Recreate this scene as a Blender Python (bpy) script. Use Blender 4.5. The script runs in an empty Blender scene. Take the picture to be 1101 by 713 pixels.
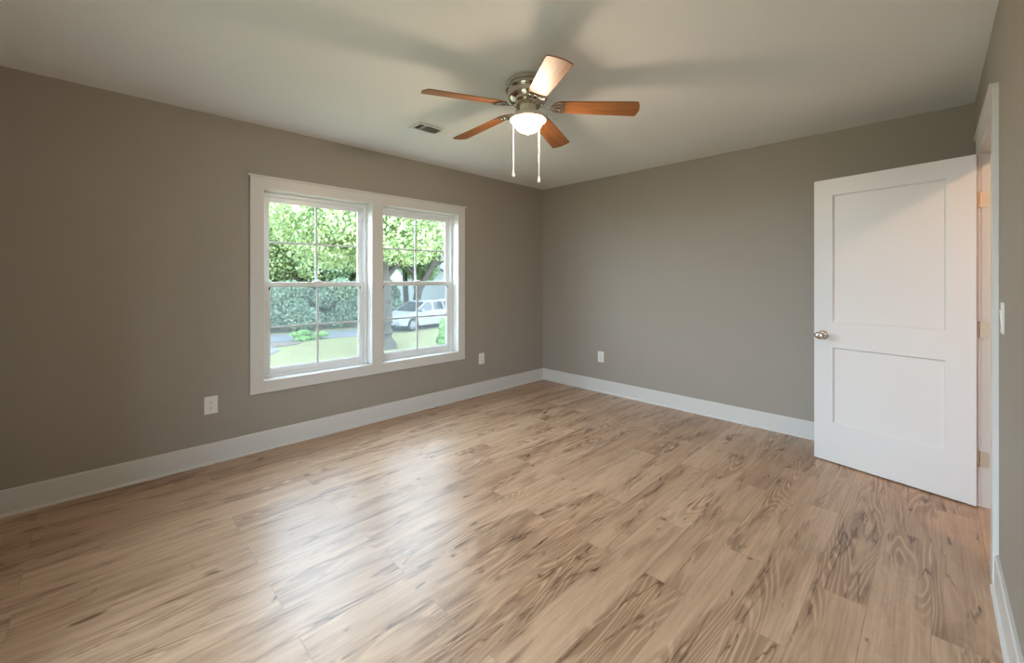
import bpy, math, random
import numpy as np
from math import sin, cos, pi, radians
from mathutils import Vector, Matrix

S = bpy.context.scene
COL = S.collection
random.seed(7)

# ------------------------------------------------------------------ camera, sky, lights, exposure
cam_d = bpy.data.cameras.new('camera')
cam_d.sensor_fit = 'HORIZONTAL'
cam_d.sensor_width = 36.0
cam_d.lens = 448.95 / 1101 * 36.0
cam_d.shift_y = -(356.5 - 300.48) / 1101
cam_d.clip_start = 0.02
cam_d.clip_end = 300
cam = bpy.data.objects.new('camera', cam_d)
cam.location = (3.6472, -4.1853, 1.3189)
cam.rotation_euler = (radians(90), 0, radians(45.2924))
COL.objects.link(cam)
S.camera = cam

S.view_settings.view_transform = 'Standard'
S.view_settings.look = 'None'
S.view_settings.gamma = 1.0
S.view_settings.use_curve_mapping = False
S.view_settings.exposure = 0.34

SKY = 15.0
LAMP_W = 86.0
HALL_W = 125.0

world = bpy.data.worlds.new('overcast_sky')
S.world = world
world.use_nodes = True
wn = world.node_tree
wn.nodes.clear()
w_out = wn.nodes.new('ShaderNodeOutputWorld')
w_bg = wn.nodes.new('ShaderNodeBackground')
w_tc = wn.nodes.new('ShaderNodeTexCoord')
w_sep = wn.nodes.new('ShaderNodeSeparateXYZ')
w_ramp = wn.nodes.new('ShaderNodeValToRGB')
w_ramp.color_ramp.elements[0].position = 0.0
w_ramp.color_ramp.elements[0].color = (0.74, 0.86, 1.0, 1)
w_ramp.color_ramp.elements[1].position = 0.8
w_ramp.color_ramp.elements[1].color = (0.64, 0.81, 1.0, 1)
wn.links.new(w_tc.outputs['Generated'], w_sep.inputs[0])
wn.links.new(w_sep.outputs['Z'], w_ramp.inputs[0])
wn.links.new(w_ramp.outputs[0], w_bg.inputs[0])
w_bg.inputs[1].default_value = SKY
wn.links.new(w_bg.outputs[0], w_out.inputs[0])

def portal(name, loc, rot, sx, sz):
    d = bpy.data.lights.new(name, 'AREA')
    d.shape = 'RECTANGLE'
    d.size, d.size_y = sx, sz
    d.cycles.is_portal = True
    o = bpy.data.objects.new(name, d)
    o.location = loc
    o.rotation_euler = rot
    COL.objects.link(o)
# a lamp looks along its own -Z: these look into the room
portal('daylight_portal', (-0.20, -2.840, 1.277), (0, radians(-90), 0), 1.48, 0.88)
portal('daylight_portal', (-0.20, -1.851, 1.277), (0, radians(-90), 0), 1.48, 0.88)
portal('daylight_portal', (2.875, -5.12, 1.06), (radians(90), 0, 0), 1.25, 2.06)  # portal of the added glass door behind the camera

# ------------------------------------------------------------------ mesh helpers
class MB:
    def __init__(self):
        self.v, self.f = [], []
    def add(self, vs, fs):
        n = len(self.v)
        self.v += [tuple(p) for p in vs]
        self.f += [tuple(i + n for i in f) for f in fs]
        return self
    def box(self, x0, x1, y0, y1, z0, z1):
        x0, x1 = min(x0, x1), max(x0, x1); y0, y1 = min(y0, y1), max(y0, y1); z0, z1 = min(z0, z1), max(z0, z1)
        return self.add([(x0,y0,z0),(x1,y0,z0),(x1,y1,z0),(x0,y1,z0),(x0,y0,z1),(x1,y0,z1),(x1,y1,z1),(x0,y1,z1)],
                        [(3,2,1,0),(4,5,6,7),(0,1,5,4),(1,2,6,5),(2,3,7,6),(3,0,4,7)])
    def prism(self, poly, a, b, axis='y'):
        """extrude a 2-D polygon between a and b along an axis"""
        def P(p, t):
            if axis == 'y': return (p[0], t, p[1])
            if axis == 'x': return (t, p[0], p[1])
            return (p[0], p[1], t)
        n = len(poly)
        vs = [P(p, a) for p in poly] + [P(p, b) for p in poly]
        fs = [tuple(range(n))[::-1], tuple(range(n, 2*n))]
        for i in range(n):
            j = (i + 1) % n
            fs.append((i, j, n + j, n + i))
        return self.add(vs, fs)
    def lathe(self, prof, n=40, c=(0, 0, 0), axis='z', closed=False):
        vs, fs = [], []
        for (r, h) in prof:
            for k in range(n):
                a = 2*pi*k/n
                x, y = r*cos(a), r*sin(a)
                if axis == 'z': p = (x, y, h)
                elif axis == 'y': p = (x, h, y)
                else: p = (h, x, y)
                vs.append((p[0]+c[0], p[1]+c[1], p[2]+c[2]))
        m = len(prof)
        for i in range(m - 1):
            for k in range(n):
                j = (k + 1) % n
                fs.append((i*n+k, i*n+j, (i+1)*n+j, (i+1)*n+k))
        if closed:
            fs.append(tuple(range(n))[::-1]); fs.append(tuple((m-1)*n+k for k in range(n)))
        return self.add(vs, fs)
    def tube(self, path, rad, n=10, flat=1.0):
        path = [Vector(p) for p in path]
        if not hasattr(rad, '__len__'): rad = [rad]*len(path)
        vs, fs = [], []
        ref = Vector((0, 0, 1))
        for i, p in enumerate(path):
            t = (path[min(i+1, len(path)-1)] - path[max(i-1, 0)]).normalized()
            u = t.cross(ref)
            if u.length < 1e-3: u = t.cross(Vector((1, 0, 0)))
            u.normalize(); w = u.cross(t).normalized()
            for k in range(n):
                a = 2*pi*k/n
                vs.append(p + u*(rad[i]*cos(a)) + w*(rad[i]*flat*sin(a)))
        for i in range(len(path)-1):
            for k in range(n):
                j = (k+1) % n
                fs.append((i*n+k, i*n+j, (i+1)*n+j, (i+1)*n+k))
        fs.append(tuple(range(n))[::-1]); fs.append(tuple((len(path)-1)*n+k for k in range(n)))
        return self.add(vs, fs)
    def build(self, name, m, parent=None, bevel=0.0, smooth=False, off=(0, 0, 0), segs=2):
        me = bpy.data.meshes.new(name)
        me.from_pydata([(x-off[0], y-off[1], z-off[2]) for x, y, z in self.v], [], self.f)
        me.materials.append(m)
        import bmesh
        bm = bmesh.new(); bm.from_mesh(me)
        bmesh.ops.recalc_face_normals(bm, faces=bm.faces)
        bm.to_mesh(me); bm.free()
        if smooth:
            for p in me.polygons: p.use_smooth = True
            try: me.set_sharp_from_angle(angle=radians(38))
            except Exception: pass
        o = bpy.data.objects.new(name, me)
        COL.objects.link(o)
        if parent: o.parent = parent
        if bevel:
            b = o.modifiers.new('bevel', 'BEVEL'); b.width = bevel; b.segments = segs
            b.limit_method = 'ANGLE'; b.angle_limit = radians(40)
        return o

def tag(o, label, cat, group=None, kind=None):
    o['label'] = label; o['category'] = cat
    if group: o['group'] = group
    if kind: o['kind'] = kind
    return o
def empty(name, loc, rz=0.0):
    o = bpy.data.objects.new(name, None); COL.objects.link(o)
    o.location = loc; o.rotation_euler = (0, 0, rz); o.empty_display_size = 0.1
    return o

# ------------------------------------------------------------------ materials
def newmat(name):
    m = bpy.data.materials.new(name); m.use_nodes = True
    nt = m.node_tree
    return m, nt, nt.nodes['Principled BSDF']
def N(nt, t, **kw):
    n = nt.nodes.new(t)
    for k, v in kw.items(): setattr(n, k, v)
    return n
def lin(r, g, b):
    f = lambda c: (c/255/12.92) if c/255 <= 0.04045 else ((c/255+0.055)/1.055)**2.4
    return (f(r), f(g), f(b), 1)
def plain(name, col, rough=0.5, metal=0.0, bump=0.0, bscale=60.0, vary=0.0, vscale=4.0, spec=0.5):
    m, nt, p = newmat(name)
    p.inputs['Base Color'].default_value = col
    p.inputs['Roughness'].default_value = rough
    p.inputs['Metallic'].default_value = metal
    p.inputs['Specular IOR Level'].default_value = spec
    tc = N(nt, 'ShaderNodeTexCoord')
    if vary:
        nz = N(nt, 'ShaderNodeTexNoise'); nz.inputs['Scale'].default_value = vscale; nz.inputs['Detail'].default_value = 4
        nt.links.new(tc.outputs['Object'], nz.inputs['Vector'])
        mx = N(nt, 'ShaderNodeMix', data_type='RGBA')
        mx.inputs[6].default_value = tuple(c*(1-vary) for c in col[:3]) + (1,)
        mx.inputs[7].default_value = tuple(min(1, c*(1+vary)) for c in col[:3]) + (1,)
        nt.links.new(nz.outputs[0], mx.inputs[0]); nt.links.new(mx.outputs[2], p.inputs['Base Color'])
    if bump:
        nz = N(nt, 'ShaderNodeTexNoise'); nz.inputs['Scale'].default_value = bscale; nz.inputs['Detail'].default_value = 3
        nt.links.new(tc.outputs['Object'], nz.inputs['Vector'])
        b = N(nt, 'ShaderNodeBump'); b.inputs['Strength'].default_value = bump; b.inputs['Distance'].default_value = 0.004
        nt.links.new(nz.outputs[0], b.inputs['Height']); nt.links.new(b.outputs[0], p.inputs['Normal'])
    return m

M = {}
M['wall'] = plain('greige_wall_paint', (0.352, 0.316, 0.270, 1), 0.6, bump=0.12, bscale=160, vary=0.03, vscale=3)
M['ceiling'] = plain('ceiling_paint', (0.85, 0.86, 0.86, 1), 0.75, bump=0.25, bscale=120)
M['trim'] = plain('white_trim_paint', (0.68, 0.665, 0.645, 1), 0.35, bump=0.02, bscale=40)
M['door'] = plain('white_door_paint', (0.70, 0.705, 0.71, 1), 0.38, bump=0.03, bscale=90)
M['vinyl'] = plain('white_window_vinyl', (0.80, 0.81, 0.81, 1), 0.3, bump=0.01, bscale=30)
M['muntin'] = plain('white_muntin_bars', (0.62, 0.66, 0.66, 1), 0.4, bump=0.01, bscale=30)
M['plastic'] = plain('white_plastic', (0.82, 0.81, 0.78, 1), 0.35, bump=0.01, bscale=30)
M['slot'] = plain('dark_slot', (0.03, 0.03, 0.03, 1), 0.6, vary=0.1)
M['duct'] = plain('dark_duct_metal', (0.06, 0.06, 0.06, 1), 0.6, vary=0.2)
M['nickel'] = plain('brushed_nickel', (0.60, 0.55, 0.49, 1), 0.13, metal=1.0, bump=0.01, bscale=200)
M['satin'] = plain('satin_nickel', (0.62, 0.58, 0.53, 1), 0.22, metal=1.0, bump=0.02, bscale=200)
M['hinge'] = plain('satin_hinge_metal', (0.55, 0.44, 0.33, 1), 0.42, metal=0.9, bump=0.04, bscale=150)
M['fitter'] = plain('cream_enamel_fitter', (0.88, 0.79, 0.66, 1), 0.35, bump=0.02)
M['chain'] = plain('pale_chain', (0.80, 0.77, 0.72, 1), 0.35, metal=0.2, vary=0.05)
M['bark'] = plain('tree_bark', (0.050, 0.043, 0.035, 1), 0.9, bump=1.0, bscale=9, vary=0.4, vscale=6)
M['road'] = plain('asphalt', (0.104, 0.108, 0.122, 1), 0.8, bump=0.2, bscale=30, vary=0.15, vscale=2)
M['mulch'] = plain('leaf_litter', (0.104, 0.077, 0.067, 1), 0.95, bump=0.8, bscale=12, vary=0.5, vscale=9)
M['gravel'] = plain('pale_gravel', (0.117, 0.117, 0.126, 1), 0.9, bump=0.8, bscale=18, vary=0.5, vscale=14)
M['siding'] = plain('pale_siding', (0.230, 0.259, 0.274, 1), 0.7, bump=0.1, bscale=3, vary=0.06)
M['shingle'] = plain('grey_shingles', (0.030, 0.030, 0.033, 1), 0.9, bump=0.4, bscale=8, vary=0.25)
M['carpaint'] = plain('silver_car_paint', (0.234, 0.239, 0.257, 1), 0.25, metal=0.0, vary=0.02)
M['carglass'] = plain('dark_car_glass', (0.03, 0.035, 0.04, 1), 0.08, vary=0.05)
M['tyre'] = plain('black_rubber', (0.02, 0.02, 0.02, 1), 0.8, bump=0.2, bscale=20)
M['alloy'] = plain('alloy_wheel', (0.25, 0.25, 0.26, 1), 0.35, metal=0.6, vary=0.05)
M['redlens'] = plain('red_tail_lens', (0.25, 0.02, 0.02, 1), 0.2, vary=0.05)
M['lamp_lens'] = plain('clear_headlamp_lens', (0.30, 0.31, 0.33, 1), 0.1, vary=0.05)
M['foundation'] = plain('foundation_render', (0.2, 0.19, 0.18, 1), 0.9, bump=0.3, bscale=10)
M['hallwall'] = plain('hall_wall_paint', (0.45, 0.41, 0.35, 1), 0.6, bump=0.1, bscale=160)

def floor_mat():
    m, nt, p = newmat('oak_plank_floor')
    L = nt.links.new
    tc = N(nt, 'ShaderNodeTexCoord')
    mp = N(nt, 'ShaderNodeMapping'); mp.inputs['Rotation'].default_value = (0, 0, radians(90))
    L(tc.outputs['Object'], mp.inputs['Vector'])
    bk = N(nt, 'ShaderNodeTexBrick'); bk.offset = 0.37; bk.offset_frequency = 2; bk.squash = 1.0
    bk.inputs['Color1'].default_value = (0, 0, 0, 1); bk.inputs['Color2'].default_value = (1, 1, 1, 1)
    bk.inputs['Mortar'].default_value = (0.5, 0.5, 0.5, 1)
    bk.inputs['Scale'].default_value = 1.0; bk.inputs['Mortar Size'].default_value = 0.0011
    bk.inputs['Mortar Smooth'].default_value = 0.2; bk.inputs['Bias'].default_value = 0
    bk.inputs['Brick Width'].default_value = 1.22; bk.inputs['Row Height'].default_value = 0.182
    L(mp.outputs[0], bk.inputs['Vector'])
    rnd = N(nt, 'ShaderNodeSeparateColor'); L(bk.outputs['Color'], rnd.inputs[0])
    # per-plank shift of the grain
    cb = N(nt, 'ShaderNodeCombineXYZ')
    mu = N(nt, 'ShaderNodeMath', operation='MULTIPLY'); mu.inputs[1].default_value = 37.0
    L(rnd.outputs[0], mu.inputs[0]); L(mu.outputs[0], cb.inputs[0]); L(mu.outputs[0], cb.inputs[1]); L(mu.outputs[0], cb.inputs[2])
    ad = N(nt, 'ShaderNodeVectorMath', operation='ADD'); L(mp.outputs[0], ad.inputs[0]); L(cb.outputs[0], ad.inputs[1])
    def noise(scale, detail, dist, rough=0.55):
        s = N(nt, 'ShaderNodeMapping'); s.inputs['Scale'].default_value = scale
        L(ad.outputs[0], s.inputs['Vector'])
        z = N(nt, 'ShaderNodeTexNoise'); z.inputs['Scale'].default_value = 1.0; z.inputs['Detail'].default_value = detail
        z.inputs['Roughness'].default_value = rough; z.inputs['Distortion'].default_value = dist
        L(s.outputs[0], z.inputs['Vector'])
        return z
    fine = noise((4.0, 120.0, 1.0), 4, 0.4)
    mid = noise((1.5, 20.0, 1.0), 4, 0.7)
    smoke = noise((1.7, 6.0, 1.0), 5, 0.6, 0.62)
    crack = noise((1.1, 13.0, 1.0), 4, 0.6)
    mask = noise((1.4, 7.0, 3.0), 2, 0.3)
    knot = noise((6.5, 16.0, 2.0), 2, 0.6)
    cath = noise((0.75, 5.5, 1.0), 2.0, 0.25, 0.35)
    def math(op, a, b=0.0):
        q = N(nt, 'ShaderNodeMath', operation=op)
        for i, t in ((0, a), (1, b)):
            if isinstance(t, (int, float)): q.inputs[i].default_value = t
            else: L(t, q.inputs[i])
        return q.outputs[0]
    rings = math('SINE', math('MULTIPLY', cath.outputs[0], 150.0))
    line = math('ABSOLUTE', math('SUBTRACT', crack.outputs[0], 0.5))
    base = N(nt, 'ShaderNodeValToRGB')
    e = base.color_ramp.elements
    e[0].position = 0.0; e[0].color = (0.51, 0.335, 0.210, 1)
    e[1].position = 1.0; e[1].color = (0.64, 0.445, 0.30, 1)
    e2 = e.new(0.5); e2.color = (0.58, 0.39, 0.255, 1)
    L(rnd.outputs[0], base.inputs[0])
    def mix(kind, fac, a, b):
        x = N(nt, 'ShaderNodeMix', data_type='RGBA', blend_type=kind)
        if isinstance(fac, float): x.inputs[0].default_value = fac
        else: L(fac, x.inputs[0])
        for i, q in ((6, a), (7, b)):
            if isinstance(q, tuple): x.inputs[i].default_value = q
            else: L(q, x.inputs[i])
        return x.outputs[2]
    def ramp(src, p0, p1, c0=(0,0,0,1), c1=(1,1,1,1)):
        r = N(nt, 'ShaderNodeValToRGB'); r.color_ramp.elements[0].position = p0; r.color_ramp.elements[1].position = p1
        r.color_ramp.elements[0].color = c0; r.color_ramp.elements[1].color = c1
        L(src, r.inputs[0]); return r.outputs[0]
    c = base.outputs[0]
    c = mix('MULTIPLY', 0.55, c, ramp(fine.outputs[0], 0.30, 0.66, (0.72, 0.68, 0.65, 1), (1.06, 1.06, 1.05, 1)))
    c = mix('MULTIPLY', 0.7, c, ramp(mid.outputs[0], 0.30, 0.60, (0.74, 0.70, 0.67, 1), (1.05, 1.05, 1.05, 1)))
    rmask = ramp(mask.outputs[0], 0.47, 0.60, (0.12, 0.12, 0.12, 1), (1, 1, 1, 1))
    rcol = ramp(rings, 0.0, 1.0, (0.72, 0.67, 0.63, 1), (1.07, 1.07, 1.07, 1))
    c = mix('MULTIPLY', rmask, c, rcol)
    c = mix('MULTIPLY', 0.85, c, ramp(smoke.outputs[0], 0.54, 0.74, (1.03, 1.03, 1.03, 1), (0.58, 0.53, 0.49, 1)))
    cm = mix('MIX', ramp(mask.outputs[0], 0.50, 0.58), (1, 1, 1, 1), ramp(line, 0.004, 0.020, (0.36, 0.28, 0.23, 1), (1, 1, 1, 1)))
    c = mix('MULTIPLY', 0.9, c, cm)
    c = mix('MULTIPLY', 0.9, c, ramp(knot.outputs[0], 0.67, 0.75, (1, 1, 1, 1), (0.30, 0.22, 0.18, 1)))
    c = mix('MIX', math('MULTIPLY', bk.outputs['Fac'], 0.55), c, (0.16, 0.11, 0.08, 1))
    L(c, p.inputs['Base Color'])
    rg = ramp(fine.outputs[0], 0.3, 0.7, (0.40, 0.40, 0.40, 1), (0.29, 0.29, 0.29, 1))
    L(rg, p.inputs['Roughness'])
    p.inputs['Specular IOR Level'].default_value = 0.75
    b = N(nt, 'ShaderNodeBump'); b.inputs['Strength'].default_value = 0.22; b.inputs['Distance'].default_value = 0.002
    hs = N(nt, 'ShaderNodeMath', operation='SUBTRACT'); L(fine.outputs[0], hs.inputs[0]); L(bk.outputs['Fac'], hs.inputs[1])
    L(hs.outputs[0], b.inputs['Height']); L(b.outputs[0], p.inputs['Normal'])
    return m
M['floor'] = floor_mat()

def blade_mat():
    m, nt, p = newmat('walnut_blade_veneer')
    L = nt.links.new
    tc = N(nt, 'ShaderNodeTexCoord')
    mp = N(nt, 'ShaderNodeMapping'); mp.inputs['Scale'].default_value = (3.5, 55, 10)
    L(tc.outputs['Object'], mp.inputs[0])
    z = N(nt, 'ShaderNodeTexNoise'); z.inputs['Scale'].default_value = 1; z.inputs['Detail'].default_value = 5; z.inputs['Distortion'].default_value = 0.8
    L(mp.outputs[0], z.inputs['Vector'])
    r = N(nt, 'ShaderNodeValToRGB'); r.color_ramp.elements[0].position = 0.25; r.color_ramp.elements[1].position = 0.75
    r.color_ramp.elements[0].color = (0.18, 0.066, 0.020, 1); r.color_ramp.elements[1].color = (0.36, 0.150, 0.052, 1)
    L(z.outputs[0], r.inputs[0]); L(r.outputs[0], p.inputs['Base Color'])
    p.inputs['Roughness'].default_value = 0.5
    p.inputs['Specular IOR Level'].default_value = 0.35
    return m
M['blade'] = blade_mat()

def glass_mat(name, tint=(1, 1, 1, 1)):
    m, nt, p = newmat(name); nt.nodes.remove(p)
    L = nt.links.new; out = nt.nodes['Material Output']
    tr = N(nt, 'ShaderNodeBsdfTransparent'); tr.inputs[0].default_value = tint
    gl = N(nt, 'ShaderNodeBsdfGlossy'); gl.inputs['Roughness'].default_value = 0.01
    lw = N(nt, 'ShaderNodeLayerWeight')
    pw = N(nt, 'ShaderNodeMath', operation='POWER'); pw.inputs[1].default_value = 5
    L(lw.outputs['Facing'], pw.inputs[0])
    ma = N(nt, 'ShaderNodeMath', operation='MULTIPLY_ADD'); ma.inputs[1].default_value = 0.96; ma.inputs[2].default_value = 0.04
    L(pw.outputs[0], ma.inputs[0])
    mx = N(nt, 'ShaderNodeMixShader'); L(ma.outputs[0], mx.inputs[0]); L(tr.outputs[0], mx.inputs[1]); L(gl.outputs[0], mx.inputs[2])
    L(mx.outputs[0], out.inputs[0])
    return m
M['glass'] = glass_mat('window_glass', (0.97, 0.99, 0.98, 1))

def screen_mat():
    m, nt, p = newmat('insect_screen_mesh'); nt.nodes.remove(p)
    L = nt.links.new; out = nt.nodes['Material Output']
    tr = N(nt, 'ShaderNodeBsdfTransparent')
    df = N(nt, 'ShaderNodeBsdfDiffuse'); df.inputs[0].default_value = (0.06, 0.065, 0.065, 1)
    tl = N(nt, 'ShaderNodeBsdfTranslucent'); tl.inputs[0].default_value = (0.05, 0.055, 0.055, 1)
    tc = N(nt, 'ShaderNodeTexCoord')
    ck = N(nt, 'ShaderNodeTexNoise'); ck.inputs['Scale'].default_value = 700
    L(tc.outputs['Object'], ck.inputs['Vector'])
    mr = N(nt, 'ShaderNodeMapRange'); mr.inputs['To Min'].default_value = 0.20; mr.inputs['To Max'].default_value = 0.36
    L(ck.outputs[0], mr.inputs[0])
    ad = N(nt, 'ShaderNodeAddShader'); L(df.outputs[0], ad.inputs[0]); L(tl.outputs[0], ad.inputs[1])
    mx = N(nt, 'ShaderNodeMixShader'); L(mr.outputs[0], mx.inputs[0]); L(tr.outputs[0], mx.inputs[1]); L(ad.outputs[0], mx.inputs[2])
    L(mx.outputs[0], out.inputs[0])
    return m
M['screen'] = screen_mat()

def bowl_mat():
    m, nt, p = newmat('frosted_lamp_glass'); nt.nodes.remove(p)
    L = nt.links.new; out = nt.nodes['Material Output']
    tr = N(nt, 'ShaderNodeBsdfTransparent'); tr.inputs[0].default_value = (1.0, 0.96, 0.90, 1)
    em = N(nt, 'ShaderNodeEmission'); em.inputs[0].default_value = (1.0, 0.90, 0.72, 1)
    tc = N(nt, 'ShaderNodeTexCoord'); nz = N(nt, 'ShaderNodeTexNoise'); nz.inputs['Scale'].default_value = 14
    L(tc.outputs['Object'], nz.inputs['Vector'])
    mr = N(nt, 'ShaderNodeMapRange'); mr.inputs['To Min'].default_value = 1.5; mr.inputs['To Max'].default_value = 2.0
    L(nz.outputs[0], mr.inputs[0])
    sp = N(nt, 'ShaderNodeSeparateXYZ'); L(tc.outputs['Generated'], sp.inputs[0])
    mg = N(nt, 'ShaderNodeMapRange'); mg.inputs['From Min'].default_value = 0.55; mg.inputs['From Max'].default_value = 0.97
    mg.inputs['To Min'].default_value = 1.0; mg.inputs['To Max'].default_value = 0.40
    L(sp.outputs['Z'], mg.inputs[0])
    mm = N(nt, 'ShaderNodeMath', operation='MULTIPLY'); L(mr.outputs[0], mm.inputs[0]); L(mg.outputs[0], mm.inputs[1])
    L(mm.outputs[0], em.inputs[1])
    mx = N(nt, 'ShaderNodeMixShader'); mx.inputs[0].default_value = 0.72
    L(tr.outputs[0], mx.inputs[1]); L(em.outputs[0], mx.inputs[2])
    L(mx.outputs[0], out.inputs[0])
    return m
M['bowl'] = bowl_mat()

def grass_mat():
    m, nt, p = newmat('lawn_grass')
    L = nt.links.new
    tc = N(nt, 'ShaderNodeTexCoord')
    a = N(nt, 'ShaderNodeTexNoise'); a.inputs['Scale'].default_value = 0.55; a.inputs['Detail'].default_value = 6; a.inputs['Roughness'].default_value = 0.65
    b = N(nt, 'ShaderNodeTexNoise'); b.inputs['Scale'].default_value = 7; b.inputs['Detail'].default_value = 5; b.inputs['Roughness'].default_value = 0.7
    for q in (a, b): L(tc.outputs['Object'], q.inputs['Vector'])
    r = N(nt, 'ShaderNodeValToRGB'); e = r.color_ramp.elements
    e[0].position = 0.30; e[0].color = (0.125, 0.105, 0.07, 1)
    e[1].position = 0.70; e[1].color = (0.175, 0.185, 0.08, 1)
    e2 = e.new(0.42); e2.color = (0.180, 0.165, 0.08, 1)
    L(a.outputs[0], r.inputs[0])
    r2 = N(nt, 'ShaderNodeValToRGB'); r2.color_ramp.elements[0].position = 0.32; r2.color_ramp.elements[1].position = 0.62
    r2.color_ramp.elements[0].color = (0.34, 0.38, 0.32, 1); r2.color_ramp.elements[1].color = (1.15, 1.15, 1.1, 1)
    L(b.outputs[0], r2.inputs[0])
    mx = N(nt, 'ShaderNodeMix', data_type='RGBA', blend_type='MULTIPLY'); mx.inputs[0].default_value = 1
    L(r.outputs[0], mx.inputs[6]); L(r2.outputs[0], mx.inputs[7]); L(mx.outputs[2], p.inputs['Base Color'])
    p.inputs['Roughness'].default_value = 0.9
    bp = N(nt, 'ShaderNodeBump'); bp.inputs['Strength'].default_value = 0.8; bp.inputs['Distance'].default_value = 0.05
    L(b.outputs[0], bp.inputs['Height']); L(bp.outputs[0], p.inputs['Normal'])
    return m
M['grass'] = grass_mat()

def leaf_mat(name, c0, c1, trans=0.45):
    m, nt, p = newmat(name); nt.nodes.remove(p)
    L = nt.links.new; out = nt.nodes['Material Output']
    tc = N(nt, 'ShaderNodeTexCoord')
    z = N(nt, 'ShaderNodeTexNoise'); z.inputs['Scale'].default_value = 2.2; z.inputs['Detail'].default_value = 5; z.inputs['Roughness'].default_value = 0.75
    L(tc.outputs['Object'], z.inputs['Vector'])
    r = N(nt, 'ShaderNodeValToRGB'); r.color_ramp.elements[0].position = 0.3; r.color_ramp.elements[1].position = 0.7
    r.color_ramp.elements[0].color = c0; r.color_ramp.elements[1].color = c1
    L(z.outputs[0], r.inputs[0])
    d = N(nt, 'ShaderNodeBsdfDiffuse'); t = N(nt, 'ShaderNodeBsdfTranslucent')
    g = N(nt, 'ShaderNodeBsdfGlossy'); g.inputs['Roughness'].default_value = 0.4
    L(r.outputs[0], d.inputs[0]); L(r.outputs[0], t.inputs[0])
    mx = N(nt, 'ShaderNodeMixShader'); mx.inputs[0].default_value = trans
    L(d.outputs[0], mx.inputs[1]); L(t.outputs[0], mx.inputs[2])
    m2 = N(nt, 'ShaderNodeMixShader'); m2.inputs[0].default_value = 0.05
    L(mx.outputs[0], m2.inputs[1]); L(g.outputs[0], m2.inputs[2])
    L(m2.outputs[0], out.inputs[0])
    return m
M['leaf_light'] = leaf_mat('light_green_leaves', (0.075, 0.16, 0.06, 1), (0.41, 0.47, 0.20, 1), 0.35)
M['leaf_mid'] = leaf_mat('mid_green_leaves', (0.06, 0.13, 0.06, 1), (0.29, 0.40, 0.20, 1), 0.35)
M['leaf_blue'] = leaf_mat('blue_green_leaves', (0.05, 0.10, 0.065, 1), (0.30, 0.42, 0.27, 1), 0.35)
M['leaf_bright'] = leaf_mat('bright_green_leaves', (0.168, 0.324, 0.096, 1), (0.288, 0.480, 0.168, 1))

# ------------------------------------------------------------------ room shell
RX, H = 3.842, 2.5056          # room width, ceiling height
FY = -4.95                      # wall behind the camera
WL = -0.17                      # outer face of the window wall
A0, A1, B0, B1, OZ0, OZ1 = -3.280, -2.3997, -2.2918, -1.4105, 0.5347, 2.0185
DY0, DY1 = -1.370, -0.548       # door opening between jamb faces
JT = 0.02

def struct(o, label, cat):
    return tag(o, label, cat, None, 'structure')

fl = MB().box(WL, RX + 1.6, FY - 0.12, 0.12, -0.08, 0.0).build('floor', M['floor'])
struct(fl, 'light oak plank floor with dark knots and grain', 'floor')
ce = MB().box(WL, RX + 0.001, FY - 0.12, 0.12, H, H + 0.1).build('ceiling', M['ceiling'])
struct(ce, 'white textured ceiling above the whole room', 'ceiling')

ry0, ry1, rz0, rz1 = A0 - 0.015, B1 + 0.015, OZ0 - 0.015, OZ1 + 0.015
wl = MB()
wl.box(WL, 0, FY, ry0, -1.30, H).box(WL, 0, ry1, 0.12, -1.30, H)
wl.box(WL, 0, ry0, ry1, -1.30, rz0).box(WL, 0, ry0, ry1, rz1, H)
wl.box(WL, 0, A1 + 0.015, B0 - 0.015, rz0, rz1)
struct(wl.build('wall_left', M['wall']), 'greige wall with the twin window in it', 'wall')
struct(MB().box(0, RX + 0.12, 0, 0.12, 0, H).build('wall_back', M['wall']), 'plain greige wall behind the open door', 'wall')
wr = MB()
wr.box(RX, RX + 0.12, FY, DY0 - JT, 0, H).box(RX, RX + 0.12, DY1 + JT, 0.0, 0, H).box(RX, RX + 0.12, DY0 - JT, DY1 + JT, 2.045 + JT, H)
struct(wr.build('wall_right', M['wall']), 'greige wall holding the doorway and the light switch', 'wall')
PX0, PX1, PZ1 = 2.25, 3.50, 2.08       # unseen sliding glass door, added to let in daylight from behind
wf_ = MB().box(WL, PX0, FY - 0.12, FY, 0, H).box(PX1, RX + 0.12, FY - 0.12, FY, 0, H).box(PX0, PX1, FY - 0.12, FY, PZ1, H)
struct(wf_.build('wall_front', M['wall']), 'greige wall with the added glass door behind the viewpoint', 'wall')
struct(MB().box(0, 2.0, FY, -4.66, 0, H).build('wall_light_block', M['wall']), 'unseen greige wall block added to limit daylight, behind the viewpoint', 'wall')  # added out of view to keep the rear daylight off the left side
pd = empty('door_added', ((PX0 + PX1)/2, FY - 0.06, 0)); struct(pd, 'unseen white framed sliding glass door added for daylight, behind the viewpoint', 'door')
def pring(x0, x1, y0, y1, z0, z1, w):
    return MB().box(x0, x0 + w, y0, y1, z0, z1).box(x1 - w, x1, y0, y1, z0, z1).box(x0 + w, x1 - w, y0, y1, z0, z0 + w).box(x0 + w, x1 - w, y0, y1, z1 - w, z1)
po = tuple(pd.location)
pring(PX0, PX1, FY - 0.12, FY, 0.0, PZ1, 0.035).build('door_frame', M['vinyl'], pd, off=po)
for a, b, yy in ((PX0 + .035, 2.905, FY - .05), (2.845, PX1 - .035, FY - .09)):
    q = pring(a, b, yy - 0.018, yy + 0.018, 0.035, PZ1 - .035, 0.06).build('sliding_sash', M['vinyl'], pd, off=po)
    MB().box(a + .055, b - .055, yy - .003, yy + .003, .09, PZ1 - .09).build('glass_pane', M['glass'], q, off=po)

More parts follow.
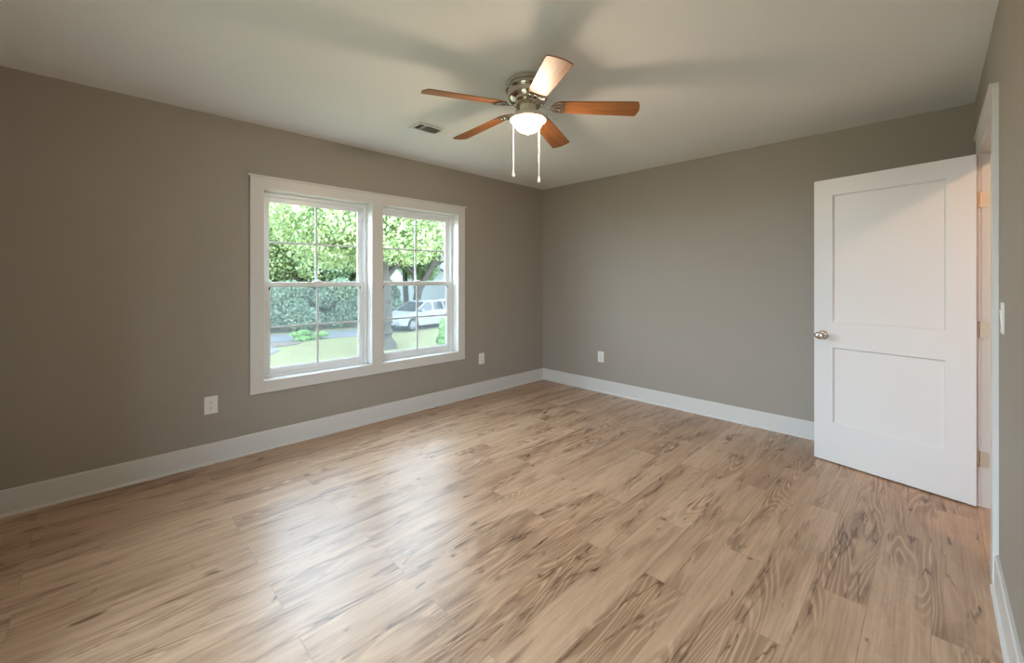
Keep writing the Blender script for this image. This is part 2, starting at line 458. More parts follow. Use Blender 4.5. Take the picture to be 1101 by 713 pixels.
# hall beyond the doorway
HX = RX + 0.12
hw = MB()
hw.box(HX + 1.2, HX + 1.3, -2.6, 0.9, 0, 2.45).box(HX, HX + 1.2, -2.7, -2.6, 0, 2.45).box(HX, HX + 1.2, 0.8, 0.9, 0, 2.45)
hw.box(HX - 0.05, HX, 0.12, 0.9, 0, 2.45)
struct(hw.build('wall_hall', M['hallwall']), 'warm lit hallway wall seen through the doorway', 'wall')
struct(MB().box(HX, HX + 1.3, -2.7, 0.9, 2.45, 2.55).build('ceiling_hall', M['ceiling']), 'hallway ceiling beyond the doorway', 'ceiling')
struct(MB().box(RX + 0.06, HX + 1.3, 0.12, 0.9, -0.08, 0.0).build('floor_hall', M['floor']), 'far end of the hallway floor', 'floor')

# baseboards with shoe moulding (profile: depth from wall, height)
PB = [(0, 0), (0.014, 0), (0.014, 0.140), (0.010, 0.1465), (0, 0.1465)]
PS = [(0.012, 0), (0.026, 0), (0.0255, 0.006), (0.022, 0.012), (0.017, 0.016), (0.012, 0.017)]
def baseboard(name, label, wall, a, b, parts=None):
    mb = MB()
    for poly in (PB, PS):
        if wall == 'left': mb.prism([(p[0], p[1]) for p in poly], a, b, 'y')
        if wall == 'right': mb.prism([(RX - p[0], p[1]) for p in poly], a, b, 'y')
        if wall == 'back': mb.prism([(-p[0], p[1]) for p in poly], a, b, 'x')
        if wall == 'front': mb.prism([(FY + p[0], p[1]) for p in poly], a, b, 'x')
    return struct(mb.build(name, M['trim'], bevel=0.0008), label, 'baseboard')
baseboard('baseboard_left', 'white baseboard under the twin window', 'left', -4.66, 0)
baseboard('baseboard_back', 'white baseboard along the wall behind the door', 'back', 0, RX)
baseboard('baseboard_right', 'white baseboard under the light switch', 'right', FY, DY0 - 0.093)
baseboard('baseboard_corner', 'short white baseboard between doorway and back corner', 'right', DY1 + 0.093, 0)
baseboard('baseboard_front', 'white baseboard between the added wall block and the added glass door', 'front', 2.0, PX0)
baseboard('baseboard_rear', 'white baseboard between the added glass door and doorway wall', 'front', PX1, RX)

# ------------------------------------------------------------------ windows
CT = 0.018
cy0, cy1, cz0, cz1 = -3.372, -1.322, 0.444, 2.104
tr1 = MB()
tr1.box(0, CT, cy0, A0, cz0, cz1).box(0, CT, B1, cy1, cz0, cz1).box(0, CT, A1, B0, OZ0, OZ1)
tr1.box(0, CT, A0, B1, cz0, OZ0).box(0, CT, A0, B1, OZ1, cz1)
tr1.box(0, CT + 0.010, cy0 - 0.016, cy1 + 0.016, cz1, cz1 + 0.014)
struct(tr1.build('trim_1', M['trim'], bevel=0.0012), 'white casing with thin top cap around the twin window', 'trim')

def ring(mb, x0, x1, y0, y1, z0, z1, ws, wb, wt):
    mb.box(x0, x1, y0, y0 + ws, z0, z1).box(x0, x1, y1 - ws, y1, z0, z1)
    mb.box(x0, x1, y0 + ws, y1 - ws, z0, z0 + wb).box(x0, x1, y0 + ws, y1 - ws, z1 - wt, z1)
    return mb
def window(name, label, y0, y1):
    yc = (y0 + y1) / 2
    w = empty(name, (0, yc, OZ0)); struct(w, label, 'window')
    off = (0, yc, OZ0)
    def B(mb, nm, mat, par=w, bevel=0.0015): return mb.build(nm, mat, par, bevel=bevel, off=off)
    # deep jamb return
    j = MB(); t = 0.015
    ring(j, -0.0868, -0.001, y0 - t, y1 + t, OZ0 - t, OZ1 + t, t, t, t)
    B(j, 'jamb', M['trim'], bevel=0)
    f = MB()
    ring(f, -0.165, -0.0925, y0 - 0.012, y1 + 0.012, OZ0 - 0.012, OZ1 + 0.012, 0.032, 0.03, 0.032)
    ring(f, -0.0935, -0.0850, y0 - .004, y1 + .004, OZ0 - .004, OZ1 + .004, 0.034, 0.030, 0.034)           # inner stop lip
    ring(f, -0.1245, -0.1195, y0 - .004, y1 + .004, OZ0 - .004, OZ1 + .004, 0.027, 0.02, 0.035)            # parting stop
    B(f, 'window_frame', M['vinyl'])
    sy0, sy1 = y0 + 0.024, y1 - 0.024
    # lower sash (inner)
    lo = MB(); zb, zt = OZ0 + 0.022, 1.297
    ring(lo, -0.119, -0.096, sy0, sy1, zb, zt, 0.046, 0.045, 0.036)
    ring(lo, -0.115, -0.108, sy0 + .04, sy1 - .04, zb + .04, zt - .03, 0.012, 0.012, 0.012)
    low = B(lo, 'lower_sash', M['vinyl'])
    gy0, gy1, gz0, gz1 = sy0 + 0.046, sy1 - 0.046, zb + 0.045, zt - 0.036
    B(MB().box(-0.1115, -0.1075, gy0 - .004, gy1 + .004, gz0 - .004, gz1 + .004), 'glass_pane', M['glass'], low, 0)
    g = MB(); zm = (gz0 + gz1) / 2
    g.box(-0.107, -0.099, yc - 0.009, yc + 0.009, gz0, gz1)
    g.box(-0.107, -0.0995, gy0, yc - 0.009, zm - 0.008, zm + 0.008).box(-0.107, -0.0995, yc + 0.009, gy1, zm - 0.008, zm + 0.008)
    B(g, 'muntin_bars', M['muntin'], low)
    lk = MB()
    lk.lathe([(0.0, 1.297), (0.024, 1.297), (0.024, 1.304), (0.018, 1.312), (0.0, 1.313)], 20, (-0.108, yc, 0))
    lk.box(-0.100, -0.092, yc - 0.005, yc + 0.03, 1.3035, 1.3115)
    lk.box(-0.119, -0.097, yc - 0.034, yc + 0.034, 1.2965, 1.302)
    B(lk, 'sash_lock', M['vinyl'], low, 0.001)
    for sgn, yy in ((1, sy0 + 0.03), (-1, sy1 - 0.03)):
        la = MB().box(-0.117, -0.100, yy - 0.022, yy + 0.022, 1.296, 1.302).box(-0.111, -0.106, yy - 0.006, yy + 0.006, 1.302, 1.306)
        B(la, 'tilt_latch', M['vinyl'], low, 0.001)
        B(MB().box(-0.0962, -0.0925, yy + sgn*0.006, yy + sgn*0.014, 1.232, 1.256), 'sash_guide', M['slot'], low, 0.0005)
    # upper sash (outer)
    up = MB(); ub, ut = 1.262, OZ1 - 0.024
    ring(up, -0.149, -0.126, sy0, sy1, ub, ut, 0.048, 0.036, 0.050)
    upp = B(up, 'upper_sash', M['vinyl'])
    hy0, hy1, hz0, hz1 = sy0 + 0.048, sy1 - 0.048, ub + 0.036, ut - 0.050
    B(MB().box(-0.1415, -0.1375, hy0 - .004, hy1 + .004, hz0 - .004, hz1 + .004), 'glass_pane', M['glass'], upp, 0)
    g = MB(); zm = (hz0 + hz1) / 2
    g.box(-0.137, -0.129, yc - 0.009, yc + 0.009, hz0, hz1)
    g.box(-0.137, -0.1295, hy0, yc - 0.009, zm - 0.008, zm + 0.008).box(-0.137, -0.1295, yc + 0.009, hy1, zm - 0.008, zm + 0.008)
    B(g, 'muntin_bars', M['muntin'], upp)
    # half insect screen outside the lower sash
    sc = MB(); ring(sc, -0.163, -0.155, y0 + 0.015, y1 - 0.015, OZ0 + 0.015, 1.285, 0.018, 0.018, 0.014)
    scr = B(sc, 'screen_frame', M['vinyl'])
    B(MB().box(-0.160, -0.1598, y0 + 0.03, y1 - 0.03, OZ0 + 0.03, 1.275), 'screen_mesh', M['screen'], scr, 0)
    return w
window('window_1', 'white double-hung window with lawn view, farther from the room corner', A0, A1)
window('window_2', 'white double-hung window nearer the room corner, parked car behind', B0, B1)

# ------------------------------------------------------------------ doorway, door
tr2 = MB(); cw = 0.090
x0, x1 = RX - CT, RX
tr2.box(x0, x1, DY0 - 0.005 - cw, DY0 - 0.005, 0, 2.145).box(x0, x1, DY1 + 0.005, DY1 + 0.005 + cw, 0, 2.145)
tr2.box(x0, x1, DY0 - 0.005, DY1 + 0.005, 2.052, 2.145)
tr2.box(x0 - 0.010, x1, DY0 - 0.011 - cw, DY1 + 0.011 + cw, 2.145, 2.158)
xh = RX + 0.12
tr2.box(xh, xh + CT, DY0 - 0.005 - cw, DY0 - 0.005, 0, 2.145).box(xh, xh + CT, DY1 + 0.005, DY1 + 0.005 + cw, 0, 2.145)
tr2.box(xh, xh + CT, DY0 - 0.005, DY1 + 0.005, 2.052, 2.145)
struct(tr2.build('trim_2', M['trim'], bevel=0.0012), 'white casing around the doorway beside the open door', 'trim')
tr3 = MB()
tr3.box(RX, xh, DY0 - JT, DY0, 0, 2.045).box(RX, xh, DY1, DY1 + JT, 0, 2.045).box(RX, xh, DY0 - JT, DY1 + JT, 2.045, 2.045 + JT)
tr3.box(RX + 0.04, RX + 0.075, DY0, DY0 + 0.011, 0, 2.045).box(RX + 0.04, RX + 0.075, DY1 - 0.011, DY1, 0, 2.045).box(RX + 0.04, RX + 0.075, DY0 + 0.011, DY1 - 0.011, 2.034, 2.045)
struct(tr3.build('trim_3', M['trim'], bevel=0.001), 'white door jamb carrying the three hinges', 'trim')

DA = radians(180 - 11.96)
DO = Vector((3.8195, -0.590, 0))
door = empty('door_1', DO, DA)
struct(door, 'white two-panel door standing open into the room', 'door')
DW, DT, DZ0, DZ1 = 0.813, 0.035, 0.010, 2.040
P1 = (0.124, 0.700, 1.010, 1.925); P2 = (0.124, 0.700, 0.288, 0.832)
sl = MB()
sl.box(0, P1[0], -DT, 0, DZ0, DZ1).box(P1[1], DW, -DT, 0, DZ0, DZ1)
sl.box(P1[0], P1[1], -DT, 0, DZ0, P2[2]).box(P1[0], P1[1], -DT, 0, P2[3], P1[2]).box(P1[0], P1[1], -DT, 0, P1[3], DZ1)
slab = sl.build('door_slab', M['door'], door)
for (a, b, c, d) in (P1, P2):
    p = MB(); s = 0.010; dp = 0.011
    p.box(a, b, -DT + dp, -dp, c, d)
    for yf, yb in ((0.0, -dp), (-DT, -DT + dp)):
        o_, i_ = [(a, c), (b, c), (b, d), (a, d)], [(a+s, c+s), (b-s, c+s), (b-s, d-s), (a+s, d-s)]
        n = 4
        vs = [(q[0], yf, q[1]) for q in o_] + [(q[0], yb, q[1]) for q in i_]
        p.add(vs, [(k, (k+1) % 4, 4+(k+1) % 4, 4+k) for k in range(4)])
    p.build('panel', M['door'], door)
def knob(sgn):
    k = MB(); y = 0.0 if sgn > 0 else -DT
    c = (0.757, 0, 0.914)
    prof = [(0.0, 0.0), (0.033, 0.0), (0.033, 0.004), (0.028, 0.009), (0.014, 0.012), (0.011, 0.018), (0.011, 0.030), (0.016, 0.036),
            (0.024, 0.043), (0.0275, 0.052), (0.0265, 0.060), (0.021, 0.067), (0.012, 0.071), (0.0, 0.072)]
    k.lathe([(r, y + sgn*h) for r, h in prof], 28, (c[0], 0, c[2]), 'y')
    # egg shape: stretch the grip a little sideways
    k.v = [(c[0] + (vx - c[0]) * (1.22 if abs(vy - y) > 0.033 else 1.0), vy, vz) for vx, vy, vz in k.v]
    o = k.build('door_knob', M['satin'], door, smooth=True); o['label'] = 'satin nickel oval knob'
    return o
knob(1); knob(-1)
lt = MB().box(DW - 0.002, DW + 0.0012, -DT/2 - 0.0125, -DT/2 + 0.0125, 0.914 - 0.028, 0.914 + 0.028)
lt.box(DW, DW + 0.010, -DT/2 - 0.006, -DT/2 + 0.006, 0.914 - 0.008, 0.914 + 0.008)
lt.build('latch_plate', M['satin'], door, bevel=0.0006)
dinv = (Matrix.Translation(DO) @ Matrix.Rotation(DA, 4, 'Z')).inverted()
def hinge(zc):
    h = MB(); hh = 0.089/2
    px, py = RX - 0.013, DY1 - 0.008
    # leaf on the jamb, rounded at its outer corners (in the plane of the jamb face)
    r = 0.012; xa, xb = px, RX + 0.030
    poly = [(xa, zc - hh), (xb - r, zc - hh)] + [(xb - r + r*sin(t), zc - hh + r - r*cos(t)) for t in (0.4, 0.8, 1.2)] + [(xb, zc - hh + r), (xb, zc + hh - r)] \
        + [(xb - r + r*cos(t), zc + hh - r + r*sin(t)) for t in (0.4, 0.8, 1.2)] + [(xb - r, zc + hh), (xa, zc + hh)]
    h.prism(poly, DY1 - 0.0035, DY1 - 0.0002, 'y')
    for zz in (-0.028, 0.0, 0.028):
        h.lathe([(0.0, DY1 - 0.0046), (0.0042, DY1 - 0.0046), (0.0042, DY1 - 0.003)], 10, (RX + 0.014 + (0.006 if zz == 0 else -0.004), 0, zc + zz), 'y')
    # knuckle
    for a in range(5):
        z0 = zc - hh + a*0.089/5
        h.lathe([(0.0, z0 + .0006), (0.0062, z0 + .0006), (0.0062, z0 + 0.089/5 - .0006), (0.0, z0 + 0.089/5 - .0006)], 14, (px, py, 0))
    h.lathe([(0, zc + hh), (0.005, zc + hh), (0.005, zc + hh + .003), (0, zc + hh + .005)], 12, (px, py, 0))
    # leaf let into the door edge
    vs = []
    e0 = dinv @ Vector((px, py, zc))
    h.v = [tuple(dinv @ Vector(q)) for q in h.v]
    h.box(-0.0018, 0.0002, -0.033, -0.004, zc - hh, zc + hh)
    o = h.build('hinge', M['hinge'], door, bevel=0.0); o['label'] = 'satin metal butt hinge'
for z in (1.780, 1.028, 0.277): hinge(z)

# ------------------------------------------------------------------ outlets, switch, register
def outlet(loc, rz, label):
    o = empty('power_outlet', loc, rz); tag(o, label, 'outlet', 'white wall outlets')
    pl = MB()
    pl.box(-0.040, 0.040, -0.0055, 0.0, -0.0625, 0.0625)
    pl.build('cover_plate', M['plastic'], o, bevel=0.003)
    for dz in (0.0215, -0.0215):
        r = MB()
        pts = [(0.0165*cos(t), max(-0.0135, min(0.0135, 0.0185*sin(t)))) for t in [2*pi*k/24 for k in range(24)]]
        r.prism([(a, b + dz) for a, b in pts], -0.0075, -0.004, 'y')
        rc = r.build('receptacle', M['plastic'], o)
        s = MB().box(-0.0075, -0.0050, -0.0079, -0.0072, dz - 0.001, dz + 0.0085).box(0.0048, 0.0068, -0.0079, -0.0072, dz, dz + 0.0075)
        s.lathe([(0.0, -0.0079), (0.0026, -0.0079), (0.0026, -0.0072)], 10, (0, 0, dz - 0.0075), 'y')
        s.build('slots', M['slot'], rc)
    MB().lathe([(0.0, -0.0068), (0.0026, -0.0066), (0.003, -0.005)], 10, (0, 0, 0), 'y').build('screw', M['plastic'], o)
    return o
outlet((0, -3.613, 0.418), radians(90), 'white wall outlet below the near end of the window casing')
outlet((0, -1.068, 0.413), radians(90), 'white wall outlet between the twin window and the room corner')
outlet((0.902, 0, 0.413), 0, 'white wall outlet on the plain wall facing the viewer')

sw = empty('light_switch', (RX, -1.637, 1.165), radians(-90))
tag(sw, 'white light switch on the wall beside the doorway casing', 'switch')
MB().box(-0.038, 0.038, -0.006, 0.0, -0.062, 0.062).build('cover_plate', M['plastic'], sw, bevel=0.003)
rk = MB(); rk.prism([(-0.0075, -0.033), (-0.0105, 0.033), (-0.004, 0.033), (-0.004, -0.033)], -0.0165, 0.0165, 'x')
rk.build('rocker', M['plastic'], sw, bevel=0.0008)

vx0, vx1, vy0, vy1 = 0.770, 0.930, -2.470, -2.168
vent = empty('ceiling_vent', ((vx0+vx1)/2, (vy0+vy1)/2, H)); tag(vent, 'white rectangular air register set in the ceiling', 'vent')
voff = tuple(vent.location)
vf = MB(); fw = 0.024
vf.box(vx0, vx0 + fw, vy0, vy1, H - 0.008, H).box(vx1 - fw, vx1, vy0, vy1, H - 0.008, H)
vf.box(vx0 + fw, vx1 - fw, vy0, vy0 + fw, H - 0.008, H).box(vx0 + fw, vx1 - fw, vy1 - fw, vy1, H - 0.008, H)
vf.box(vx0 + fw, vx1 - fw, vy0 + 0.072, vy0 + 0.080, H - 0.008, H - 0.001).box(vx0 + fw, vx1 - fw, vy1 - 0.080, vy1 - 0.072, H - 0.008, H - 0.001)
vf.build('register_frame', M['plastic'], vent, bevel=0.002, off=voff)
MB().box(vx0 + fw - .002, vx1 - fw + .002, vy0 + fw - .002, vy1 - fw + .002, H - 0.0018, H - 0.0005).build('duct_opening', M['duct'], vent, off=voff)
def slats(a, b, along, lean):
    m = MB()
    if along == 'y':   # slats running along y, spread over x
        n = 10
        for k in range(n):
            x = vx0 + fw + (vx1 - vx0 - 2*fw)*(k + .5)/n
            m.prism([(x - .006*lean, H - .0095), (x - .006*lean + .0015, H - .0095), (x + .005*lean + .0015, H - .002), (x + .005*lean, H - .002)], a, b, 'y')
    else:
        n = 4
        for k in range(n):
            y = a + (b - a)*(k + .5)/n
            m.prism([(y - .006*lean, H - .0095), (y - .006*lean + .0015, H - .0095), (y + .005*lean + .0015, H - .002), (y + .005*lean, H - .002)], vx0 + fw, vx1 - fw, 'x')
    return m
slats(vy0 + fw, vy0 + .072, 'x', 1).build('louvers', M['plastic'], vent, off=voff)
slats(vy0 + .080, vy1 - .080, 'y', -1).build('louvers', M['plastic'], vent, off=voff)
slats(vy1 - .072, vy1 - fw, 'x', -1).build('louvers', M['plastic'], vent, off=voff)

# ------------------------------------------------------------------ ceiling fan
FX, FYY = 1.932, -2.352
fan = empty('ceiling_fan', (FX, FYY, H))
tag(fan, 'five-blade ceiling fan with wooden blades and lit glass bowl', 'ceiling fan')
hz = lambda z: z - H
MB().lathe([(0.0, 0.0), (0.122, 0.0), (0.128, -0.004), (0.134, -0.012), (0.1365, -0.022), (0.134, -0.030), (0.128, -0.033),
            (0.128, -0.037), (0.134, -0.040), (0.137, -0.047), (0.137, -0.054), (0.133, -0.060), (0.126, -0.062), (0.124, -0.066),
            (0.1245, -0.085), (0.120, -0.104), (0.110, -0.118), (0.096, -0.127), (0.0, -0.127)], 64).build('motor_housing', M['nickel'], fan, smooth=True)
MB().lathe([(0.0, -0.127), (0.084, -0.127), (0.086, -0.131), (0.086, -0.139), (0.080, -0.144), (0.060, -0.147), (0.0, -0.147)], 48).build('flywheel_ring', M['nickel'], fan, smooth=True)
# fluted switch housing
nk = MB(); n = 60
rows = [(-0.147, .050), (-0.150, .0485), (-0.176, .0465), (-0.183, .050)]
vs, fs = [], []
for z, r in rows:
    for k in range(n):
        a = 2*pi*k/n
        rr = r*(1 + (0.035*cos(15*a) if -0.18 < z < -0.149 else 0))
        vs.append((rr*cos(a), rr*sin(a), z))
for i in range(len(rows)-1):
    for k in range(n):
        fs.append((i*n+k, i*n+(k+1) % n, (i+1)*n+(k+1) % n, (i+1)*n+k))
nk.add(vs, fs)
nk.build('switch_housing', M['fitter'], fan, smooth=True)
MB().lathe([(0.048, -0.181), (0.062, -0.185), (0.085, -0.195), (0.101, -0.206), (0.1075, -0.213), (0.110, -0.222), (0.1095, -0.230), (0.107, -0.2335), (0.104, -0.232),
            (0.0945, -0.224), (0.0945, -0.214), (0.090, -0.206), (0.080, -0.198), (0.048, -0.188)], 56).build('light_fitter', M['fitter'], fan, smooth=True)
for k in range(3):
    a = radians(20 + 120*k)
    p0 = Vector((0.107*cos(a), 0.107*sin(a), -0.222)); d = Vector((cos(a), sin(a), 0))
    MB().tube([p0, p0 + d*0.010, p0 + d*0.0102, p0 + d*0.018], [0.0022, 0.0022, 0.0055, 0.0055], 10).build('thumb_screw', M['satin'], fan, smooth=True)
bp = []
for k in range(0, 15):
    t = k/14*pi/2
    bp.append((0.0930*cos(t)**0.92 if k < 14 else 0.0, -0.226 - 0.084*sin(t)))
bowl = MB().lathe([(0.0930, -0.216)] + bp, 56).build('lamp_bowl', M['bowl'], fan, smooth=True)
bowl['label'] = 'glowing frosted glass bowl'
MB().lathe([(0.0, -0.312), (0.004, -0.314), (0.0075, -0.318), (0.0075, -0.3225), (0.004, -0.327), (0.0, -0.328)], 16).build('bowl_finial', M['satin'], fan, smooth=True)
ld = bpy.data.lights.new('fan_lamp', 'POINT'); ld.energy = LAMP_W; ld.color = (1.0, 0.80, 0.60); ld.shadow_soft_size = 0.045
lo = bpy.data.objects.new('fan_lamp', ld); lo.location = (0, 0, -0.262); lo.parent = fan; COL.objects.link(lo)

# blade: rounded root, slightly flared, tip gently bowed with rounded corners
def blade_outline():
    up = []
    r0, r1 = 0.147, 0.655
    for k in range(13):                          # root half ellipse
        t = pi/2*k/12
        up.append((r0 + 0.060*(1 - cos(t)), 0.054*sin(t)))
    up.append((0.40, 0.061)); up.append((0.60, 0.066))
    for k in range(7):                           # outer corner
        t = pi/2*k/6
        up.append((0.626 + 0.016*sin(t), 0.050 + 0.0165*cos(t)))
    up.append((0.648, 0.030)); up.append((0.651, 0.012))
    return up + [(x, -y) for x, y in up[::-1] if y > 1e-6]
bl_poly = blade_outline()
ZB = -0.148
bm_ = MB().prism(bl_poly, -0.003, 0.003, 'z')
blade0 = bm_.build('blade', M['blade'], fan, bevel=0.0015)
br = MB()
# arm from the flywheel, dipping to the blade root
arm = [(0.070, 0, 0.012), (0.083, 0, 0.010), (0.096, 0, 0.002), (0.110, 0, -0.007), (0.126, 0, -0.010), (0.142, 0, -0.009), (0.160, 0, -0.008)]
br.tube(arm, [0.011, 0.0095, 0.0075, 0.0065, 0.0065, 0.0075, 0.006], 12, 0.55)
def loop(pts, r=0.0038): br.tube([(x - 0.013, y, -0.0075) for x, y in pts], r, 8, 0.8)
loop([(0.215 - 0.063*sin(t)*1.0, 0.050*cos(t)) for t in [pi*k/20 for k in range(21)]])            # U rim under the root
loop([(0.190 + 0.026*cos(t), 0.011*sin(t)) for t in [2*pi*k/18 for k in range(19)]])               # centre oval
for sg in (1, -1):
    loop([(0.188 + 0.024*cos(t) + 0.006*sin(t), sg*(0.0285 + 0.0125*sin(t) + 0.010*cos(t))) for t in [2*pi*k/18 for k in range(19)]])
    loop([(0.165, 0), (0.172, sg*0.006), (0.180, sg*0.014), (0.196, sg*0.019), (0.212, sg*0.020)])
    loop([(0.215, sg*0.050), (0.222, sg*0.044), (0.218, sg*0.034), (0.226, sg*0.026), (0.218, sg*0.014), (0.224, 0)])
for (sx, sy) in ((0.205, 0.033), (0.205, -0.033), (0.178, 0.0)):
    br.lathe([(0.0, -0.013), (0.005, -0.012), (0.005, -0.006)], 12, (sx - 0.013, sy, 0))
brk0 = br.build('blade_bracket', M['satin'], blade0, smooth=True); brk0['label'] = 'openwork nickel blade bracket'
for k in range(5):
    b = blade0 if k == 0 else blade0.copy()
    if k:
        COL.objects.link(b); c = brk0.copy(); COL.objects.link(c); c.parent = b
    b.location = (0, 0, ZB)
    b.rotation_euler = (Matrix.Rotation(radians(38.35 - 72*k), 4, 'Z') @ Matrix.Rotation(radians(4.2), 4, 'Y') @ Matrix.Rotation(radians(-13), 4, 'X')).to_euler()

def pull_chain(ang, r, zend):
    x, y = r*cos(ang), r*sin(ang)
    m = MB(); z = -0.205
    m.tube([(x*0.9, y*0.9, -0.212), (x, y, -0.216), (x, y, -0.24), (x, y, zend)], 0.0011, 6)
    while z > zend:
        if z < -0.235: m.lathe([(0.0, z + 0.0026), (0.0018, z + 0.0018), (0.0026, z), (0.0018, z - 0.0018), (0.0, z - 0.0026)], 8, (x, y, 0))
        z -= 0.0062
    c = m.build('pull_chain', M['chain'], fan, smooth=True)
    f = MB().lathe([(0.0, zend + 0.004), (0.003, zend + 0.002), (0.0045, zend - 0.008), (0.0085, zend - 0.020), (0.0095, zend - 0.027), (0.007, zend - 0.034), (0.0, zend - 0.037)], 16, (x, y, 0))
    fo = f.build('pull_fob', M['plastic'], c, smooth=True)
# the two chains hang to either side of the bowl as seen across the room
pull_chain(radians(186.5), 0.113, hz(1.985))
pull_chain(radians(95.7), 0.113, hz(1.955))

# hall lamp: a flush ceiling globe in the hall
hl = empty('hall_ceiling_lamp', (HX + 0.55, -1.95, 2.45)); tag(hl, 'flush globe lamp on the hallway ceiling beyond the doorway', 'ceiling lamp')
MB().lathe([(0.0, 0.0), (0.11, 0.0), (0.11, -0.02), (0.10, -0.025), (0.0, -0.025)], 32).build('lamp_base', M['satin'], hl, smooth=True)
MB().lathe([(0.10*cos(t), -0.025 - 0.08*sin(t)) for t in [pi/2*k/10 for k in range(11)]], 32).build('lamp_bowl', M['bowl'], hl, smooth=True)
hd = bpy.data.lights.new('hall_lamp', 'POINT'); hd.energy = HALL_W; hd.color = (1.0, 0.62, 0.40); hd.shadow_soft_size = 0.05
ho = bpy.data.objects.new('hall_lamp', hd); ho.location = (0, 0, -0.06); ho.parent = hl; COL.objects.link(ho)

# ------------------------------------------------------------------ outdoors
GZ = -1.30
struct(MB().box(-75, WL, -50, 60, GZ - 0.2, GZ).box(WL, 20, -50, FY - 0.12, GZ - 0.2, GZ).build('ground', M['grass']), 'patchy green front lawn outside the windows', 'lawn')
def poly_patch(name, pts, z, m, label, cat, kind='structure'):
    mb = MB(); mb.prism(pts, z - 0.03, z, 'z')
    return tag(mb.build(name, m), label, cat, None, kind)
road_in = [(-17.6, -45), (-16.4, -12), (-15.75, 0.5), (-14.95, 4.4), (-15.05, 8), (-16.0, 12), (-18.2, 20), (-22, 34), (-26, 55)]
road_out = [(-30, 55), (-26.2, 36), (-22.0, 22), (-19.4, 13), (-18.1, 8.6), (-17.5, 5.4), (-18.1, 1.2), (-18.9, -12), (-20.2, -45)]
poly_patch('road', road_in + road_out, GZ + 0.02, M['road'], 'grey asphalt street beyond the lawn', 'road')
rng = np.random.default_rng(11)
def blob_pts(pts, n=6, j=0.12):
    out = []
    for i in range(len(pts)):
        a, b = pts[i], pts[(i+1) % len(pts)]
        for k in range(n):
            t = k/n
            out.append((a[0]+(b[0]-a[0])*t + rng.uniform(-j, j), a[1]+(b[1]-a[1])*t + rng.uniform(-j, j)))
    return out
poly_patch('mulch_bed', blob_pts([(-15.5, 0.3), (-15.0, 1.9), (-14.35, 1.5), (-14.1, 0.5), (-14.6, -0.8)], 6, 0.1), GZ + 0.03, M['mulch'], 'brown bed of dry leaves at the street edge', 'mulch', 'stuff')
poly_patch('gravel_patch', blob_pts([(-14.1, 0.6), (-13.4, 0.62), (-12.5, 0.0), (-12.6, -1.5), (-14.2, -1.2)], 6, 0.1), GZ + 0.025, M['gravel'], 'pale gravel patch on the lawn before the brown bed', 'gravel', 'stuff')

def leaves(blobs, n, size, seed, shell=0.55, droop=0.25):
    """n leaf blades spread through ellipsoid clumps; one mesh"""
    g = np.random.default_rng(seed)
    vol = np.array([b[3]*b[4]*b[5] for b in blobs])**(2/3); idx = g.choice(len(blobs), n, p=vol/vol.sum())
    B = np.array(blobs)[idx]
    d = g.normal(size=(n, 3)); d /= np.linalg.norm(d, axis=1)[:, None]
    rad = shell + (1-shell)*g.random(n)**0.7
    P = B[:, :3] + d*B[:, 3:]*rad[:, None]
    nrm = d*0.6 + g.normal(size=(n, 3))*0.6 + np.array([0, 0, droop]); nrm /= np.linalg.norm(nrm, axis=1)[:, None]
    t = np.cross(nrm, g.normal(size=(n, 3))); t /= np.linalg.norm(t, axis=1)[:, None]
    s = np.cross(nrm, t)
    L = (size*(0.65 + 0.7*g.random(n)))[:, None]; W = L*0.30
    V = np.empty((n, 4, 3))
    V[:, 0] = P - t*L*.5; V[:, 1] = P + s*W + nrm*L*0.08; V[:, 2] = P + t*L*.5; V[:, 3] = P - s*W + nrm*L*0.08
    return V.reshape(-1, 3)
def foliage(name, V, m, parent):
    me = bpy.data.meshes.new(name); n = len(V)//4
    me.vertices.add(len(V)); me.vertices.foreach_set('co', V.astype(np.float32).ravel())
    me.loops.add(4*n); me.loops.foreach_set('vertex_index', np.arange(4*n, dtype=np.int32))
    me.polygons.add(n); me.polygons.foreach_set('loop_start', np.arange(0, 4*n, 4, dtype=np.int32))
    me.update(); me.validate()
    me.materials.append(m)
    o = bpy.data.objects.new(name, me); COL.objects.link(o); o.parent = parent
    return o
def clump(c, r, k, seed, sub=0.45):
    """k sub-clumps scattered in an ellipsoid, so that a crown has lobes and gaps"""
    g = np.random.default_rng(seed); out = []
    for _ in range(k):
        d = g.normal(size=3); d /= np.linalg.norm(d); q = (0.45 + 0.5*g.random())
        s = sub*(0.7 + 0.6*g.random())
        out.append([c[0]+d[0]*r[0]*q, c[1]+d[1]*r[1]*q, c[2]+d[2]*r[2]*q, r[0]*s, r[1]*s, r[2]*s*0.85])
    return out
def tree(name, loc, label, crown, limbs, mat, n, size, seed, group='trees beyond the lawn', cat='tree', k=16):
    t = empty(name, (loc[0], loc[1], GZ)); tag(t, label, cat, group)
    tb = MB()
    for path, rad in limbs: tb.tube(path, rad, 12)
    if limbs: tb.build('trunk', M['bark'], t, smooth=True)
    bl = []
    for i, (c, r) in enumerate(crown): bl += clump(c, r, k, seed*31 + i)
    foliage('foliage', leaves(bl, n, size, seed), mat, t)
    return t

